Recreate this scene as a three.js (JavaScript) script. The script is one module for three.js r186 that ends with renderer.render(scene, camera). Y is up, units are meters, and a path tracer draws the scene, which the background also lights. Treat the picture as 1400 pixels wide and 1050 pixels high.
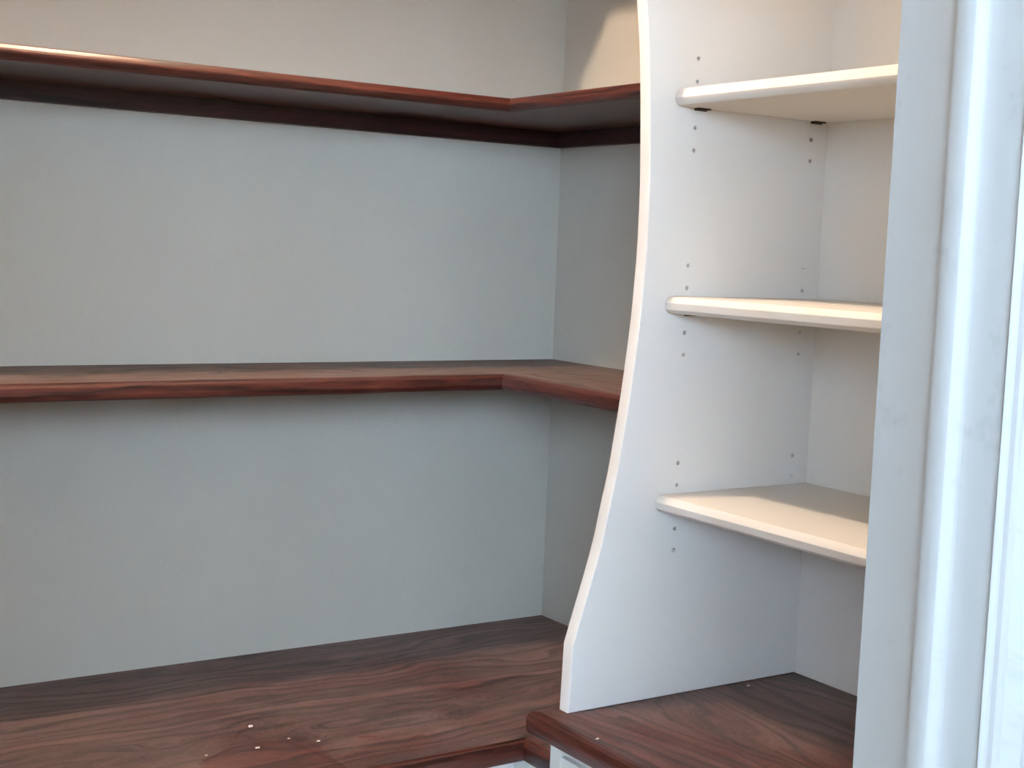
import * as THREE from 'three';
import { mergeGeometries, toCreasedNormals } from 'three/addons/utils/BufferGeometryUtils.js';
import { Brush, Evaluator, SUBTRACTION } from 'three-bvh-csg';

// ---------------------------------------------------------------- camera, sky, exposure
// x = 0 is the right wall, z = 0 the back wall, y = 0 the floor; Y0 is the top of the long counter
const Y0 = 0.83;
const scene = new THREE.Scene();
const camera = new THREE.PerspectiveCamera(30.638, 1400 / 1050, 0.05, 50);
camera.position.set(-1.65247, Y0 + 0.76153, 2.35546);
camera.up.set(0.0202, 0.99457, -0.10211);
camera.lookAt(-1.65247 + 0.548488, Y0 + 0.76153 - 0.096416, 2.35546 - 0.830581);
scene.add(camera);
scene.background = new THREE.Color().setRGB(0.61, 0.795, 1.0);   // plain overcast sky
scene.backgroundIntensity = 46;
const renderer = new THREE.WebGLRenderer();
renderer.toneMapping = THREE.LinearToneMapping;
renderer.toneMappingExposure = 1.06;
renderer.shadowMap.enabled = true;
const LAMP = { at: [-0.88, Y0 + 1.83, 0.545], cd: 3.7, color: [1.0, 0.75, 0.52] };

// ---------------------------------------------------------------- helpers
const used = {};
function numbered(n) { const k = used[n] = (used[n] ?? -1) + 1; return k ? `${n}_${String(k).padStart(3, '0')}` : n; }
function shade(o) { o.castShadow = true; o.receiveShadow = true; return o; }
function mesh(name, geo, mat, parent) {
  const m = shade(new THREE.Mesh(geo, mat)); m.name = parent === scene ? numbered(name) : name; parent.add(m); return m;
}
function thing(name, label, category, group) {
  const g = new THREE.Group(); g.name = numbered(name); g.userData = { label, category }; if (group) g.userData.group = group; scene.add(g); return g;
}
function struct(name, geo, mat, label) {
  const m = mesh(name, geo, mat, scene); m.userData = { kind: 'structure', label, category: name.split('_')[0] }; return m;
}
function box(x0, x1, y0, y1, z0, z1) {
  const g = new THREE.BoxGeometry(x1 - x0, y1 - y0, z1 - z0); g.translate((x0 + x1) / 2, (y0 + y1) / 2, (z0 + z1) / 2); return g;
}
const merge = (a) => mergeGeometries(a.map((g) => { const h = g.index ? g.toNonIndexed() : g; for (const k of Object.keys(h.attributes)) if (!['position', 'normal', 'uv'].includes(k)) h.deleteAttribute(k); return h; }));
// uv in metres: u along the grain axis, v across it
function uvAlong(geo, axis, du = 0, dv = 0) {
  const g = geo.index ? geo.toNonIndexed() : geo, p = g.attributes.position, n = g.attributes.normal, uv = new Float32Array(p.count * 2);
  for (let i = 0; i < p.count; i++) {
    const P = [p.getX(i), p.getY(i), p.getZ(i)], N = [n.getX(i), n.getY(i), n.getZ(i)].map(Math.abs);
    const a = axis === 'x' ? 0 : axis === 'z' ? 2 : 1, others = [0, 1, 2].filter((k) => k !== a);
    const b = N[others[0]] > N[others[1]] ? others[1] : others[0];
    uv[2 * i] = P[a] + du; uv[2 * i + 1] = (N[a] > 0.8 ? P[others[0]] + P[others[1]] : P[b]) + dv + (b === 1 ? 0.37 : 0);
  }
  g.setAttribute('uv', new THREE.BufferAttribute(uv, 2)); return g;
}
function uvBox(geo) {
  const g = geo.index ? geo.toNonIndexed() : geo, p = g.attributes.position, n = g.attributes.normal, uv = new Float32Array(p.count * 2);
  for (let i = 0; i < p.count; i++) {
    const N = [n.getX(i), n.getY(i), n.getZ(i)].map(Math.abs), x = p.getX(i), y = p.getY(i), z = p.getZ(i);
    const [u, v] = N[1] > N[0] && N[1] > N[2] ? [x, z] : N[0] > N[2] ? [z, y] : [x, y];
    uv[2 * i] = u; uv[2 * i + 1] = v;
  }
  g.setAttribute('uv', new THREE.BufferAttribute(uv, 2)); return g;
}

// ---------------------------------------------------------------- procedural textures
const hash = (x, y, s) => { let h = Math.imul(x, 374761393) + Math.imul(y, 668265263) + Math.imul(s, 2147483647 ^ 0x5bd1e995); h = Math.imul(h ^ (h >>> 13), 1274126177); return ((h ^ (h >>> 16)) >>> 0) / 4294967295; };
function noise(x, y, s = 1) {
  const i = Math.floor(x), j = Math.floor(y), f = x - i, g = y - j, a = f * f * (3 - 2 * f), b = g * g * (3 - 2 * g);
  const p = hash(i, j, s), q = hash(i + 1, j, s), r = hash(i, j + 1, s), t = hash(i + 1, j + 1, s);
  return p + (q - p) * a + (r - p) * b + (p - q - r + t) * a * b;
}
const fbm = (x, y, s) => 0.5 * noise(x, y, s) + 0.27 * noise(2.1 * x, 2.1 * y, s + 7) + 0.15 * noise(4.3 * x, 4.3 * y, s + 13) + 0.08 * noise(8.7 * x, 8.7 * y, s + 29);
const smooth = (a, b, t) => { t = Math.min(1, Math.max(0, (t - a) / (b - a))); return t * t * (3 - 2 * t); };
const lin2s = (c) => Math.round(255 * Math.min(1, Math.max(0, c <= 0.0031308 ? 12.92 * c : 1.055 * Math.pow(c, 1 / 2.4) - 0.055)));
function dataTex(w, h, fn, srgb) {
  const d = new Uint8Array(w * h * 4);
  for (let j = 0; j < h; j++) for (let i = 0; i < w; i++) { const c = fn((i + 0.5) / w, (j + 0.5) / h), k = 4 * (j * w + i); d[k] = c[0]; d[k + 1] = c[1]; d[k + 2] = c[2]; d[k + 3] = 255; }
  const t = new THREE.DataTexture(d, w, h); t.wrapS = t.wrapT = THREE.MirroredRepeatWrapping; t.magFilter = THREE.LinearFilter; t.minFilter = THREE.LinearMipmapLinearFilter; t.generateMipmaps = true;
  if (srgb) t.colorSpace = THREE.SRGBColorSpace; t.needsUpdate = true; return t;
}
// stained plain-sawn oak: 0 = dark pore line, 1 = light wood
function oak(u, v, s, figure = 0.30) {
  const flow = v + figure * fbm(u * 1.25, v * 3.6, s) + 0.035 * fbm(u * 5, v * 13, s + 3);     // the figure: long bands that close into arches
  const ph = flow * 34 + 0.4 * noise(u * 3, v * 40, s + 17), f = ph - Math.floor(ph);
  const band = smooth(0, 0.5, f) * (1 - smooth(0.80, 1, f));
  const streak = noise(u * 5, flow * 150, s + 31) * 0.6 + noise(u * 11, flow * 330, s + 37) * 0.4;
  const pores = noise(u * 30, flow * 640, s + 21) * 0.6 + noise(u * 70, flow * 1300, s + 23) * 0.4;
  const own = 0.35 + 0.65 * hash(Math.floor(ph), 3, s);
  return Math.min(1, Math.max(0, 0.04 + 0.50 * band * own + 0.40 * (streak - 0.25) + 0.50 * (pores - 0.5) + 0.30 * (fbm(u * 2.4, v * 7, s + 41) - 0.5)));
}
const DARK = [0.011, 0.0030, 0.0026], LIGHT = [0.185, 0.044, 0.030];
function woodColor(t) { return [0, 1, 2].map((k) => DARK[k] + (LIGHT[k] - DARK[k]) * t); }
function woodTextures(W, H, pw, ph, seed, dustAt, figure) {
  const map = dataTex(pw, ph, (a, b) => {
    const u = a * W, v = b * H, t = oak(u, v, seed, figure); let c = woodColor(t);
    if (dustAt) { const d = dustAt(u, v) * (0.5 + 1.15 * t); c = c.map((q, k) => q + ([0.25, 0.205, 0.190][k] - q) * d); }
    return c.map(lin2s);
  }, true);
  const bump = dataTex(pw / 2, ph / 2, (a, b) => { const t = Math.round(255 * oak(a * W, b * H, seed, figure)); return [t, t, t]; });
  for (const t of [map, bump]) t.repeat.set(1 / W, 1 / H);
  return { map, bump };
}
const wt = woodTextures(1.6, 0.5, 1536, 768, 4, null, 0.05);
// the fine sawdust left on the tops by the builders: grains, patches, and a wiped arc
const dustBase = (u, v) => 0.13 + 0.26 * smooth(0.32, 0.66, fbm(u * 3.1, v * 4.2, 61)) + 0.16 * (noise(u * 330, v * 330, 63) - 0.5) + 0.24 * (fbm(u * 18, v * 55, 67) - 0.5);
const seg = (px, pz, ax, az, bx, bz) => { const dx = bx - ax, dz = bz - az, t = Math.min(1, Math.max(0, ((px - ax) * dx + (pz - az) * dz) / (dx * dx + dz * dz))); return Math.hypot(px - ax - t * dx, pz - az - t * dz); };
const ARC = [[-0.916, 0.467], [-0.859, 0.436], [-0.805, 0.435], [-0.777, 0.453], [-0.76, 0.507], [-0.748, 0.58]];
function dustLong(u, v) {                       // u = x + 2.05, v = z
  const x = u - 2.05, z = v; let d = dustBase(u, v);
  const inside = z > 0.435 && x > -0.93 && x < -0.745 ? smooth(0, 0.014, Math.min(z - 0.432 - 0.5 * Math.max(0, -0.86 - x), -0.75 - x + 0.02)) : 0;
  d *= 1 - 0.55 * inside;
  let e = 1; for (let i = 0; i < 5; i++) e = Math.min(e, seg(x, z, ...ARC[i], ...ARC[i + 1]));
  d *= smooth(0.001, 0.007, e);
  for (const s of [[-0.84, 0.396, -0.822, 0.375], [-0.822, 0.375, -0.80, 0.368], [-0.556, 0.136, -0.52, 0.142], [-0.67, 0.482, -0.65, 0.49], [-0.60, 0.52, -0.58, 0.515]]) d *= smooth(0.001, 0.006, seg(x, z, ...s));
  return Math.max(0, d);
}
const wtLong = woodTextures(2.05, 0.72, 2048, 1024, 9, dustLong);
const wtCab = woodTextures(1.0, 0.52, 1024, 512, 15, (u, v) => Math.max(0, 0.9 * dustBase(u + 5, v) + 0.22 * (noise(u * 7, v * 60, 69) - 0.55)));
const dustShelf = (u, v) => { let d = 0.20 + 0.9 * dustBase(u + 3, v + 2); for (const s of [[0.52, 0.238, 0.535, 0.236], [0.56, 0.232, 0.585, 0.233], [0.59, 0.246, 0.61, 0.247]]) d *= smooth(0.001, 0.006, seg(u, v, ...s)); return d; };
const wtShelf = woodTextures(1.6, 0.5, 1024, 512, 23, dustShelf);
const stipple = dataTex(512, 512, (a, b) => { const t = Math.round(255 * (0.5 * noise(a * 128, b * 128, 71) + 0.3 * noise(a * 256, b * 256, 73) + 0.2 * noise(a * 40, b * 40, 74))); return [t, t, t]; });
stipple.repeat.set(1 / 0.35, 1 / 0.35);
const brush = dataTex(512, 512, (a, b) => { const t = Math.round(255 * (0.6 * noise(a * 160, b * 9, 81) + 0.4 * noise(a * 60, b * 60, 83))); return [t, t, t]; });
brush.repeat.set(1 / 0.5, 1 / 0.5);
const tint = (rgb, amount, s) => { const t = dataTex(256, 256, (a, b) => { const k = 1 + amount * (fbm(a * 9, b * 9, s) - 0.5) * 2 + amount * 0.6 * (noise(a * 120, b * 120, s + 3) - 0.5); return rgb.map((c) => lin2s(c * k)); }, true); t.repeat.set(1 / 0.9, 1 / 0.9); return t; };
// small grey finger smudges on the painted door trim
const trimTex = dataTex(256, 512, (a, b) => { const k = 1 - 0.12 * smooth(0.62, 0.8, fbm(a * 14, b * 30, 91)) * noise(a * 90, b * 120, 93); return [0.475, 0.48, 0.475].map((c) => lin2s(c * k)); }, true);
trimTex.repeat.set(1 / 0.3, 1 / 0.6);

// ---------------------------------------------------------------- materials
const std = (o) => new THREE.MeshPhysicalMaterial(o);
const M = {
  wall: std({ map: tint([0.55, 0.527, 0.470], 0.025, 101), roughness: 0.75, bumpMap: stipple, bumpScale: 0.0004 }),
  kitchen: std({ map: tint([0.30, 0.28, 0.25], 0.03, 111), roughness: 0.8, bumpMap: stipple, bumpScale: 0.0004 }),
  ceiling: std({ map: tint([0.86, 0.85, 0.82], 0.02, 103), roughness: 0.9 }),
  floor: std({ map: tint([0.22, 0.15, 0.10], 0.12, 105), roughness: 0.5 }),
  white: std({ map: tint([0.85, 0.845, 0.83], 0.012, 107), roughness: 0.42, bumpMap: brush, bumpScale: 0.00008 }),
  trim: std({ map: trimTex, roughness: 0.55, bumpMap: brush, bumpScale: 0.00008 }),  // white trim paint, base colour greyed to stand in for dimmer light
  wood: std({ map: wt.map, bumpMap: wt.bump, bumpScale: 0.00015, roughness: 0.33 }),
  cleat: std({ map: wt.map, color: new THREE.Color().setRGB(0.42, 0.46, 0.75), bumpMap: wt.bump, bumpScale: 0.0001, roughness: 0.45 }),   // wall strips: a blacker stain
  woodShelf: std({ map: wtShelf.map, bumpMap: wtShelf.bump, bumpScale: 0.00015, roughness: 0.50 }),
  woodLong: std({ map: wtLong.map, bumpMap: wtLong.bump, bumpScale: 0.00015, roughness: 0.50 }),
  woodCab: std({ map: wtCab.map, bumpMap: wtCab.bump, bumpScale: 0.00015, roughness: 0.42 }),
  bronze: std({ color: new THREE.Color().setRGB(0.035, 0.026, 0.020), metalness: 0.6, roughness: 0.45 }),
  glass: std({ color: 0xffffff, transmission: 1, thickness: 0, roughness: 0, ior: 1.5 }),
  porcelain: std({ color: new THREE.Color().setRGB(0.8, 0.79, 0.76), roughness: 0.25 }),
  bulb: std({ color: new THREE.Color().setRGB(0.9, 0.88, 0.84), roughness: 0.3, emissive: new THREE.Color().setRGB(1, 0.75, 0.52), emissiveIntensity: 8 }),
  crumb: std({ color: new THREE.Color().setRGB(0.75, 0.73, 0.68), roughness: 0.9 }),
};

// ---------------------------------------------------------------- the room
const CEIL = Y0 + 1.91;
const prism = (pts, y0, y1) => {               // plan polygon (x, z) raised from y0 to y1
  const s = new THREE.Shape(pts.map(([x, z]) => new THREE.Vector2(x, -z)));
  const g = new THREE.ExtrudeGeometry(s, { depth: y1 - y0, bevelEnabled: false }); g.rotateX(-Math.PI / 2); g.translate(0, y0, 0); return g;
};
struct('floor', uvBox(box(-5.1, 0.1, -0.1, 0, -0.1, 4.0)), M.floor, 'brown floor below the pantry counters');
struct('ceiling', uvBox(box(-5.1, 0.1, CEIL, CEIL + 0.1, -0.1, 4.0)), M.ceiling, 'off-white ceiling above the pantry shelves');
struct('wall_back', uvBox(box(-5.1, 0.1, 0, CEIL, -0.1, 0)), M.wall, 'grey-beige painted wall behind the long brown shelves');
struct('wall_right', uvBox(box(0, 0.1, 0, CEIL, 0, 4.0)), M.wall, 'grey-beige painted wall in the corner behind the white shelf unit');
// front wall with the doorway; the camera stands just outside it and looks in past the right-hand jamb
const XJ = -0.9858, XD = XJ - 0.76, Z0 = 1.7554, Z1 = 1.8760, DH = 2.17, WT = 0.012;
struct('wall_left', uvBox(box(-2.15, -2.05, 0, CEIL, 0, Z1 - 0.016)), M.wall, 'painted wall closing the left end of the pantry');
struct('wall_front', uvBox(merge([
  box(XJ + WT, 0, 0, CEIL, Z0 + 0.016, Z1 - 0.016), box(-5, XD - WT, 0, CEIL, Z0 + 0.016, Z1 - 0.016), box(XD - WT, XJ + WT, DH + WT, CEIL, Z0 + 0.016, Z1 - 0.016),
])), M.wall, 'painted wall around the pantry doorway');
// jamb and casing seen edge-on: s = distance towards the camera from the far edge, h = how far it stands into the doorway
const CAS = [[0, -0.070], [0, -0.0025], [0.0012, -0.0006], [0.0035, 0], [0.0460, 0], [0.0462, 0.0034], [0.0470, 0.0040], [0.0605, 0.0040], [0.0620, 0.0034], [0.0640, 0.0012], [0.0656, -0.0012], [0.0672, -0.0018], [0.0780, -0.0018], [0.0940, -0.0012], [0.0952, 0.0004], [0.0962, 0.0012], [0.0972, 0.0006], [0.0984, -0.0014], [0.0996, -0.0022], [0.1030, -0.0022], [0.1050, -0.0034], [0.1085, -0.0074], [0.1115, -0.0120], [0.1135, -0.0140], [0.1165, -0.0150], [0.1190, -0.0190], [0.1206, -0.0260], [0.1206, -0.070]];
const jambGeo = (x, sign, top) => {
  let pts = CAS.map(([s, h]) => [x - sign * h, Z0 + s]); if (sign < 0) pts = pts.reverse();
  const inner = [[x + sign * WT, Z1 - 0.016], [x + sign * WT, Z0 + 0.016]]; if (sign < 0) inner.reverse();
  return toCreasedNormals(prism([...pts, ...inner], 0, top), 0.7);
};
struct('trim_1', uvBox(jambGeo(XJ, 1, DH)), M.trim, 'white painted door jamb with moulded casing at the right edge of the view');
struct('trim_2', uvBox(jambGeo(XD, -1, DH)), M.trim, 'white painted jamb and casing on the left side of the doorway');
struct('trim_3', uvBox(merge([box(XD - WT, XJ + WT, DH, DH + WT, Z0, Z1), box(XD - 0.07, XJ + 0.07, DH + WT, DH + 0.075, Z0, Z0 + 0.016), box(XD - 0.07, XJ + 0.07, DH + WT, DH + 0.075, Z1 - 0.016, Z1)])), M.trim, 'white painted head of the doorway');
// the kitchen outside: two plain walls with windows that let the daylight in
function wallWithOpening(axis, c0, c1, a0, a1, o0, o1, h0, h1) {
  const b = (s, e, y0, y1) => axis === 'x' ? box(c0, c1, y0, y1, s, e) : box(s, e, y0, y1, c0, c1);
  return merge([b(a0, o0, 0, CEIL), b(o1, a1, 0, CEIL), b(o0, o1, 0, h0), b(o0, o1, h1, CEIL)]);
}
struct('wall_side', uvBox(box(-5.1, -5, 0, CEIL, 0, 3.9)), M.kitchen, 'plain kitchen wall behind the camera on the left');
struct('wall_rear', uvBox(wallWithOpening('z', 3.9, 4.0, -5.1, 0, -4.1, -1.75, 1.72, 2.68)), M.kitchen, 'kitchen wall with a wide window, behind the camera');
function windowUnit(n, axis, c, o0, o1, h0, h1, label) {
  const g = new THREE.Group(); g.name = n; g.userData = { kind: 'structure', label, category: 'window' }; scene.add(g);
  const b = (s, e, y0, y1, t) => axis === 'x' ? box(c - t, c + t, y0, y1, s, e) : box(s, e, y0, y1, c - t, c + t);
  const w = 0.05, mid = (o0 + o1) / 2;
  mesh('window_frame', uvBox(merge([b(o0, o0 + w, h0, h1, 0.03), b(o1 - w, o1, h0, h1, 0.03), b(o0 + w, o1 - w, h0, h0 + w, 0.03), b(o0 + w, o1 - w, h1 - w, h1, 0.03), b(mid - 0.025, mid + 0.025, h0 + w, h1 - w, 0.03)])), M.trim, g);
  for (const [s, e] of [[o0 + w, mid - 0.025], [mid + 0.025, o1 - w]]) mesh('pane', b(s, e, h0 + w, h1 - w, 0.002), M.glass, g);
}
windowUnit('window_1', 'z', 3.95, -4.1, -1.75, 1.72, 2.68, 'white framed kitchen window in the rear wall');

// ---------------------------------------------------------------- stained oak shelves and counters
// rounded nosing along p0 -> p1 (x, z), bulging towards out; k0 / k1 = how far each end shifts along the run per metre of bulge (mitres)
function nosing(p0, p1, out, k0, k1, yTop, t, d, r) {
  const prof = [[0, -t]]; const n = 5;
  for (let i = 0; i <= n; i++) { const a = -Math.PI / 2 + i / n * Math.PI / 2; prof.push([d - r + r * Math.cos(a), -t + r + r * Math.sin(a)]); }
  for (let i = 0; i <= n; i++) { const a = i / n * Math.PI / 2; prof.push([d - r + r * Math.cos(a), -r + r * Math.sin(a)]); }
  prof.push([0, 0]);
  const L = Math.hypot(p1[0] - p0[0], p1[1] - p0[1]), dir = [(p1[0] - p0[0]) / L, (p1[1] - p0[1]) / L], pos = [];
  const P = (k, [o, h]) => { const s = k ? L + k1 * o : k0 * o; return [p0[0] + dir[0] * s + out[0] * o, yTop + h, p0[1] + dir[1] * s + out[1] * o]; };
  const flip = dir[0] * out[1] - dir[1] * out[0] > 0;
  const tri = (a, b, c) => flip ? pos.push(...a, ...b, ...c) : pos.push(...a, ...c, ...b);
  for (let i = 0; i + 1 < prof.length; i++) { const a = P(0, prof[i]), b = P(1, prof[i]), c = P(1, prof[i + 1]), e = P(0, prof[i + 1]); tri(a, b, c); tri(a, c, e); }
  for (let i = 1; i + 1 < prof.length; i++) { tri(P(0, prof[0]), P(0, prof[i]), P(0, prof[i + 1])); tri(P(1, prof[0]), P(1, prof[i + 1]), P(1, prof[i])); }
  const g = new THREE.BufferGeometry(); g.setAttribute('position', new THREE.Float32BufferAttribute(pos, 3)); g.computeVertexNormals();
  return toCreasedNormals(g, 0.7);
}
const XL = -2.05, ZP = 0.7373, PT = 0.024, ZB = ZP - PT;      // left wall, front face of the white side panel, its thickness
// an L-shaped shelf on cleats: back arm depth d1, right arm depth d2
function wallShelf(label, yTop, t, d1, d2, top, du) {
  const g = thing('wall_shelf', label, 'shelf', 'L-shaped oak shelves on the pantry walls'), nd = 0.016, y = Y0 + yTop, e = 0.001;
  mesh('board', uvAlong(box(XL + e, -e, y - t, y, e, d1 - nd), 'x', 1.6 + du), [M.wood, M.wood, top, M.wood, M.wood, M.wood], g);
  mesh('board', uvAlong(box(-d2 + nd, -e, y - t, y, d1 - nd, ZB - e), 'z', 0.3 + du), [M.wood, M.wood, top, M.wood, M.wood, M.wood], g);
  mesh('nosing', uvAlong(nosing([XL + e, d1 - nd], [-d2 + nd, d1 - nd], [0, 1], 0, -1, y, t, nd, t * 0.42), 'x', 0.4 + du), M.wood, g);
  mesh('nosing', uvAlong(nosing([-d2 + nd, d1 - nd], [-d2 + nd, ZB - e], [-1, 0], 1, 0, y, t, nd, t * 0.42), 'z', 0.9 + du), M.wood, g);
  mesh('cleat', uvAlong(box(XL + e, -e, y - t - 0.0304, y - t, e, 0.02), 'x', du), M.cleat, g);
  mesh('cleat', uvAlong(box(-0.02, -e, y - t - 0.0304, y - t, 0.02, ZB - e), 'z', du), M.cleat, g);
  return g;
}
wallShelf('upper brown L-shaped oak shelf with its dark underside showing, above eye level', 1.0201, 0.0235, 0.2895, 0.3163, M.woodShelf, 0.2);
wallShelf('lower brown L-shaped oak shelf midway between the counter and the upper shelf', 0.5376, 0.0285, 0.2829, 0.3051, M.woodShelf, 0.0);
wallShelf('highest brown L-shaped oak shelf, above the top of the view, shading the corner', 1.456, 0.0235, 0.2895, 0.3163, M.woodShelf, 0.7);

// long L-shaped counter
{
  const g = thing('countertop', 'long brown stained oak countertop with dust and crumbs along the back wall', 'countertop'), e = 0.001, t = 0.034, nd = 0.016, zf = 0.599, xf = -0.439;
  const slab = uvAlong(box(XL + e, -e, Y0 - t, Y0, e, zf), 'x', 2.05), arm = uvAlong(box(xf, -e, Y0 - t, Y0, zf, ZB + 0.004), 'x', 2.05);
  mesh('slab', slab, M.woodLong, g); mesh('slab', arm, M.woodLong, g);
  mesh('nosing', uvAlong(nosing([XL + e, zf], [xf, zf], [0, 1], 0, -1, Y0, t, nd, 0.010), 'x', 0.15), M.wood, g);
  mesh('nosing', uvAlong(nosing([xf, zf], [xf, ZB + 0.004], [-1, 0], 1, 0, Y0, t, nd, 0.010), 'z', 0.6), M.wood, g);
}
// shorter, higher counter under the white shelf unit
const YC = Y0 + 0.0828, ZE = 1.60, CT = 0.037;
{
  const g = thing('countertop', 'short raised reddish-brown oak countertop under the white shelf unit', 'countertop'), e = 0.001, nd = 0.016, x0 = -0.491, z0 = 0.711, z1 = ZE - nd;
  mesh('slab', uvAlong(box(x0, -e, YC - CT, YC, z0, z1), 'z', -0.69), M.woodCab, g);
  mesh('nosing', uvAlong(nosing([x0, z0], [x0, z1], [-1, 0], -1, 1, YC, CT, nd, 0.0115), 'z', 0.25), M.wood, g);
  mesh('nosing', uvAlong(nosing([x0, z0], [-e, z0], [0, -1], -1, 0, YC, CT, nd, 0.0115), 'x', 0.5), M.wood, g);
  mesh('nosing', uvAlong(nosing([x0, z1], [-e, z1], [0, 1], -1, 0, YC, CT, nd, 0.0115), 'x', 0.9), M.wood, g);
}

// ---------------------------------------------------------------- white base cabinets
function knob(parent, x, y, z, axis) {
  const pr = [[0, 0.024], [0.009, 0.023], [0.0135, 0.018], [0.012, 0.013], [0.006, 0.009], [0.006, 0]].map(([a, b]) => new THREE.Vector2(a, b)).reverse();
  const k = new THREE.LatheGeometry(pr, 16); if (axis === 'z') k.rotateX(Math.PI / 2); else k.rotateZ(Math.PI / 2);
  k.translate(x, y, z); mesh('knob', k, M.bronze, parent);
}
{
  const g = thing('base_cabinet', 'white base cabinet run under the long dusty countertop', 'cabinet'), top = Y0 - 0.034, zf = 0.572;
  mesh('body', uvBox(box(XL + 0.002, -0.442, 0.10, top, 0.002, zf)), M.white, g);
  mesh('toe_kick', uvBox(box(XL + 0.002, -0.442, 0, 0.10, 0.002, zf - 0.06)), M.white, g);
  const n = 4, w = (-0.46 - (XL + 0.02)) / n;
  for (let i = 0; i < n; i++) {
    const x0 = XL + 0.02 + i * w + 0.002, x1 = x0 + w - 0.004, f = 0.055, y0 = 0.11, y1 = top - 0.006;
    const d = mesh('door', uvBox(merge([box(x0, x0 + f, y0, y1, zf, zf + 0.019), box(x1 - f, x1, y0, y1, zf, zf + 0.019), box(x0 + f, x1 - f, y0, y0 + f, zf, zf + 0.019), box(x0 + f, x1 - f, y1 - f, y1, zf, zf + 0.019), box(x0 + f, x1 - f, y0 + f, y1 - f, zf, zf + 0.008)])), M.white, g);
    knob(d, i % 2 ? x0 + 0.028 : x1 - 0.028, y1 - 0.09, zf + 0.019, 'z');
  }
}
{
  const g = thing('base_cabinet', 'narrow white filler cabinet in the inner corner under the long countertop', 'cabinet'), top = Y0 - 0.034;
  mesh('body', uvBox(box(-0.4375, -0.002, 0.10, top, 0.002, 0.715)), M.white, g);
  mesh('toe_kick', uvBox(box(-0.375, -0.002, 0, 0.10, 0.002, 0.715)), M.white, g);
}
{
  const g = thing('base_cabinet', 'white base cabinet with inset drawer under the short raised countertop', 'cabinet'), top = YC - CT, xf = -0.478, z0 = 0.719, z1 = 1.576;
  mesh('body', uvBox(box(xf + 0.02, -0.002, 0.10, top, z0, z1)), M.white, g);
  mesh('toe_kick', uvBox(box(-0.41, -0.002, 0, 0.10, z0, z1)), M.white, g);
  for (const [a, b] of [[z0, z0 + 0.024], [z1 - 0.024, z1]]) mesh('stile', uvBox(box(xf, xf + 0.02, 0.10, top, a, b)), M.white, g);
  mesh('rail', uvBox(box(xf, xf + 0.02, top - 0.0165, top, z0 + 0.024, z1 - 0.024)), M.white, g);
  mesh('rail', uvBox(box(xf, xf + 0.02, 0.10, 0.14, z0 + 0.024, z1 - 0.024)), M.white, g);
  const zm = (z0 + z1) / 2, yd = top - 0.18;
  for (const [a, b] of [[z0 + 0.027, zm - 0.0015], [zm + 0.0015, z1 - 0.027]]) {
    const dr = mesh('drawer', uvBox(box(xf, xf + 0.019, yd + 0.003, top - 0.0225, a, b)), M.white, g); knob(dr, xf, yd + 0.085, (a + b) / 2, 'x');
    const f = 0.055, d = mesh('door', uvBox(merge([box(xf, xf + 0.019, 0.143, yd, a, a + f), box(xf, xf + 0.019, 0.143, yd, b - f, b), box(xf, xf + 0.019, 0.143, 0.143 + f, a + f, b - f), box(xf, xf + 0.019, yd - f, yd, a + f, b - f), box(xf + 0.010, xf + 0.019, 0.143 + f, yd - f, a + f, b - f)])), M.white, g);
    knob(d, xf, yd - 0.08, a > zm ? a + 0.028 : b - 0.028, 'x');
  }
}

// ---------------------------------------------------------------- white shelf unit with curved side panels
const XH = [-0.2765, -0.0368], YS = [0.9834, 0.6786, 0.3795], HP = 0.0336;
const PROFILE = [[-0.4618, 0.0828], [-0.4593, 0.1843], [-0.4385, 0.2521], [-0.4255, 0.2945], [-0.4135, 0.3374], [-0.4068, 0.3700], [-0.4000, 0.4020], [-0.3912, 0.4451], [-0.3842, 0.4883], [-0.3778, 0.5316], [-0.3722, 0.5748], [-0.3640, 0.6503], [-0.3602, 0.7041], [-0.3575, 0.7600], [-0.3570, 0.8100], [-0.3578, 0.8700], [-0.3600, 0.9166], [-0.3655, 1.0051], [-0.3706, 1.0617], [-0.3785, 1.1225], [-0.3905, 1.2000], [-0.4060, 1.2830], [-0.4245, 1.3650], [-0.4385, 1.4150], [-0.4593, 1.4700], [-0.4618, 1.5350]];
function sidePanelGeo(holes) {
  const sm = [], lo = new THREE.Vector2(...PROFILE[0]), up = PROFILE.slice(1, -1).map((p) => new THREE.Vector2(...p));
  sm.push(lo, ...new THREE.SplineCurve(up).getPoints(90), new THREE.Vector2(...PROFILE[PROFILE.length - 1]));
  const s = new THREE.Shape(); const b = 0.0025;
  s.moveTo(-0.004, PROFILE[0][1] + b + 0.0005); for (const p of sm) s.lineTo(p.x + b, p.y + (p === sm[0] ? b + 0.0005 : p === sm[sm.length - 1] ? -b : 0)); s.lineTo(-0.004, 1.535 - b); s.closePath();
  const g0 = new THREE.ExtrudeGeometry(s, { depth: PT - 2 * b, bevelEnabled: true, bevelThickness: b, bevelSize: b, bevelSegments: 3, curveSegments: 12 });
  g0.translate(0, Y0, ZB + b);
  let out = toCreasedNormals(g0, 0.5);
  if (holes) {
    const cyl = [];
    for (const y of YS) for (const x of XH) for (let j = -2; j <= 2; j++) { const c = new THREE.CylinderGeometry(0.0032, 0.0032, 0.036, 12); c.rotateX(Math.PI / 2); c.translate(x, Y0 + y + j * HP, ZP); cyl.push(c); }
    const A = new Brush(out), B = new Brush(mergeGeometries(cyl)); A.updateMatrixWorld(); B.updateMatrixWorld();
    const ev = new Evaluator(); ev.useGroups = false; ev.attributes = ['position', 'normal', 'uv'];
    out = ev.evaluate(A, B, SUBTRACTION).geometry; out.clearGroups();
  }
  return out;
}
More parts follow.
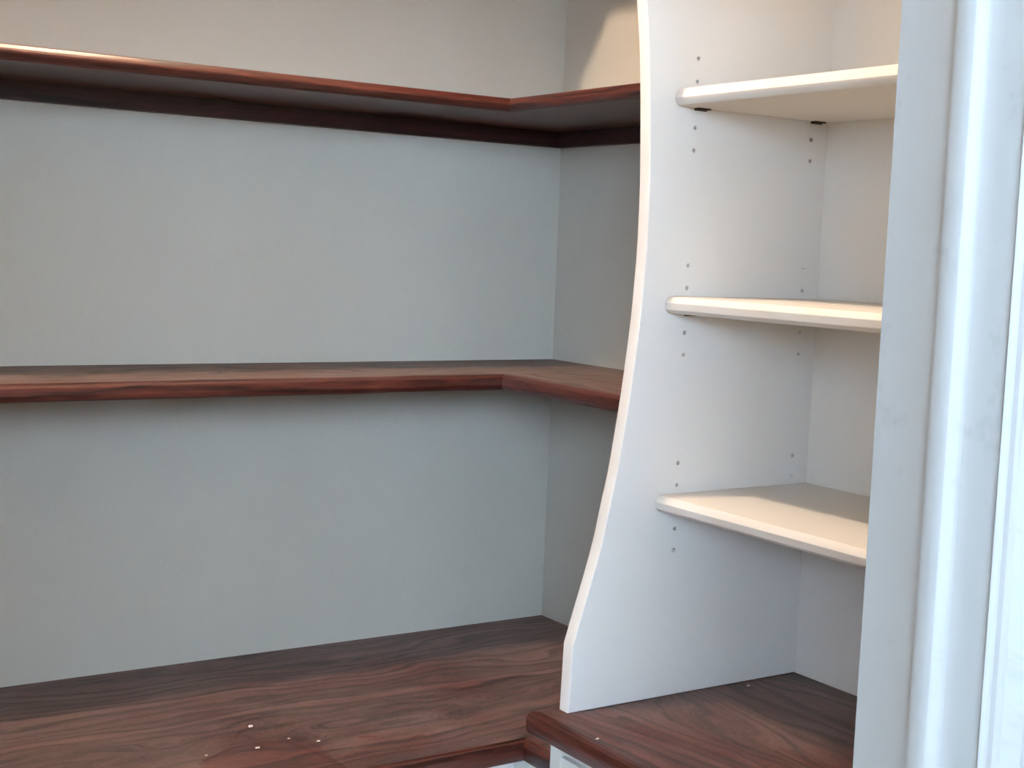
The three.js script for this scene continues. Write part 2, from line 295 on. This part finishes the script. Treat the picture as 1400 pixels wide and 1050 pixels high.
const ZR = 1.552;                               // inner face of the other side panel
{
  const g = thing('shelf_unit', 'white open shelf unit with curved side panel and drilled pin holes', 'shelf unit');
  const pg = sidePanelGeo(true);
  mesh('side_panel', uvBox(pg.clone()), M.white, g);
  const m = pg.clone(); m.scale(1, 1, -1); m.translate(0, 0, ZR + ZP);
  const ps = m.index ? m.toNonIndexed() : m; for (const k of ['position', 'normal', 'uv']) { const a = ps.attributes[k], n = a.itemSize; for (let i = 0; i < a.count; i += 3) for (let c = 0; c < n; c++) { const q = a.array[(i + 1) * n + c]; a.array[(i + 1) * n + c] = a.array[(i + 2) * n + c]; a.array[(i + 2) * n + c] = q; } }
  mesh('side_panel', uvBox(ps), M.white, g);
  mesh('back_panel', uvBox(box(-0.003, -0.0005, YC + 0.0005, Y0 + 1.51, ZP, ZR)), M.white, g);
  mesh('top_panel', uvBox(box(-0.455, -0.003, Y0 + 1.51, Y0 + 1.532, ZP, ZR)), M.white, g);
  // bronze shelf supports: a peg in the hole and a flat tab under the shelf
  for (const y of YS) for (const x of XH) for (const [z, s] of [[ZP, 1], [ZR, -1]]) {
    const yb = Y0 + y - 0.0048, zz = (a, b) => s > 0 ? [z + a, z + b] : [z - b, z - a];
    mesh('shelf_pin', merge([box(x - 0.003, x + 0.020, yb - 0.0022, yb - 0.0002, ...zz(0.0002, 0.011)), box(x - 0.003, x + 0.020, yb - 0.0036, yb - 0.0022, ...zz(0.0002, 0.0022)), box(x - 0.0018, x + 0.0018, yb - 0.0018, yb + 0.0062, ...zz(-0.006, 0.0006))]), M.bronze, g);
  }
}
// three loose white shelves with a rounded front edge
function whiteShelf(y, label) {
  const t = 0.0258, r = 0.0118, xs = -0.3178, s = new THREE.Shape(), yb = Y0 + y - 0.0048;
  s.moveTo(-0.004, 0); s.lineTo(xs + r, 0); s.absarc(xs + r, r, r, -Math.PI / 2, -Math.PI, true); s.lineTo(xs, t - r); s.absarc(xs + r, t - r, r, Math.PI, Math.PI / 2, true); s.lineTo(-0.004, t); s.closePath();
  const g = new THREE.ExtrudeGeometry(s, { depth: ZR - ZP - 0.0024, bevelEnabled: false, curveSegments: 10 }); g.translate(0, yb, ZP + 0.0012);
  const m = mesh('loose_shelf', uvBox(toCreasedNormals(g, 0.6)), M.white, scene);
  m.userData = { label, category: 'shelf', group: 'white adjustable shelves in the shelf unit' }; return m;
}
whiteShelf(YS[0], 'topmost white bullnose shelf, its underside and dark pins showing');
whiteShelf(YS[1], 'middle white bullnose shelf at eye level in the curved unit');
whiteShelf(YS[2], 'lowest white bullnose shelf with its top surface showing, above the raised counter');

// ---------------------------------------------------------------- ceiling lamp over the pantry floor
{
  const g = thing('ceiling_lamp', 'bare warm bulb in a white porcelain ceiling holder above the pantry', 'lamp'), [x, y, z] = LAMP.at;
  const v = (a) => a.map(([r, h]) => new THREE.Vector2(r, h));
  const holder = new THREE.LatheGeometry(v([[0.024, 0.030], [0.026, 0.030], [0.030, 0.045], [0.050, 0.060], [0.056, 0.072], [0.056, CEIL - y - 0.0005], [0, CEIL - y - 0.0005]]), 32); holder.translate(x, y, z);
  mesh('holder', holder, M.porcelain, g);
  const bulb = new THREE.LatheGeometry(v([[0, -0.030], [0.012, -0.0275], [0.0225, -0.020], [0.0290, -0.008], [0.030, 0.002], [0.027, 0.014], [0.020, 0.026], [0.0135, 0.036], [0.013, 0.050], [0, 0.050]]), 24); bulb.translate(x, y, z);
  mesh('bulb', bulb, M.bulb, g);
  const l = new THREE.PointLight(new THREE.Color().setRGB(...LAMP.color), LAMP.cd, 0, 2); l.position.set(x, y, z); l.castShadow = true; l.shadow.radius = 1.4; l.name = 'lamp_light'; g.add(l);
}

// ---------------------------------------------------------------- crumbs of plaster left on the counters
function crumb(x, y, z, r, k, label, group) {
  const g = new THREE.IcosahedronGeometry(r, 1), p = g.attributes.position;
  for (let i = 0; i < p.count; i++) { const X = p.getX(i), Y = p.getY(i), Z = p.getZ(i), f = 0.75 + 0.5 * hash(Math.round(X * 1e5), Math.round(Y * 1e5) + Math.round(Z * 3e5), k); p.setXYZ(i, X * f * 1.5, Math.max(-0.4 * r, Y * f * 0.6), Z * f); }
  g.computeVertexNormals(); g.translate(x, y + 0.4 * r, z);
  const m = mesh('plaster_crumb', g, M.crumb, scene); m.userData = { label, category: 'crumb', group };
}
[[-0.802, 0.364, 0.0030], [-0.829, 0.455, 0.0024], [-0.771, 0.439, 0.0016], [-0.736, 0.470, 0.0020], [-0.907, 0.449, 0.0014]].forEach(([x, z, r], i) =>
  crumb(x, Y0, z, r, 5 + i, ['largest white plaster crumb beside a curved scuff on the long countertop', 'white plaster crumb inside the wiped arc on the long countertop', 'tiny crumb just above the wiped arc on the long countertop', 'small yellowish crumb right of the wiped arc on the long countertop', 'leftmost tiny crumb at the wiped arc on the long countertop'][i], 'plaster crumbs on the counters'));
crumb(-0.124, YC, 0.757, 0.0022, 21, 'white crumb near the side panel at the back of the raised countertop', 'plaster crumbs on the counters');
crumb(-0.4875, YC, 0.843, 0.0020, 23, 'white crumb on the front edge of the raised countertop', 'plaster crumbs on the counters');

renderer.render(scene, camera);
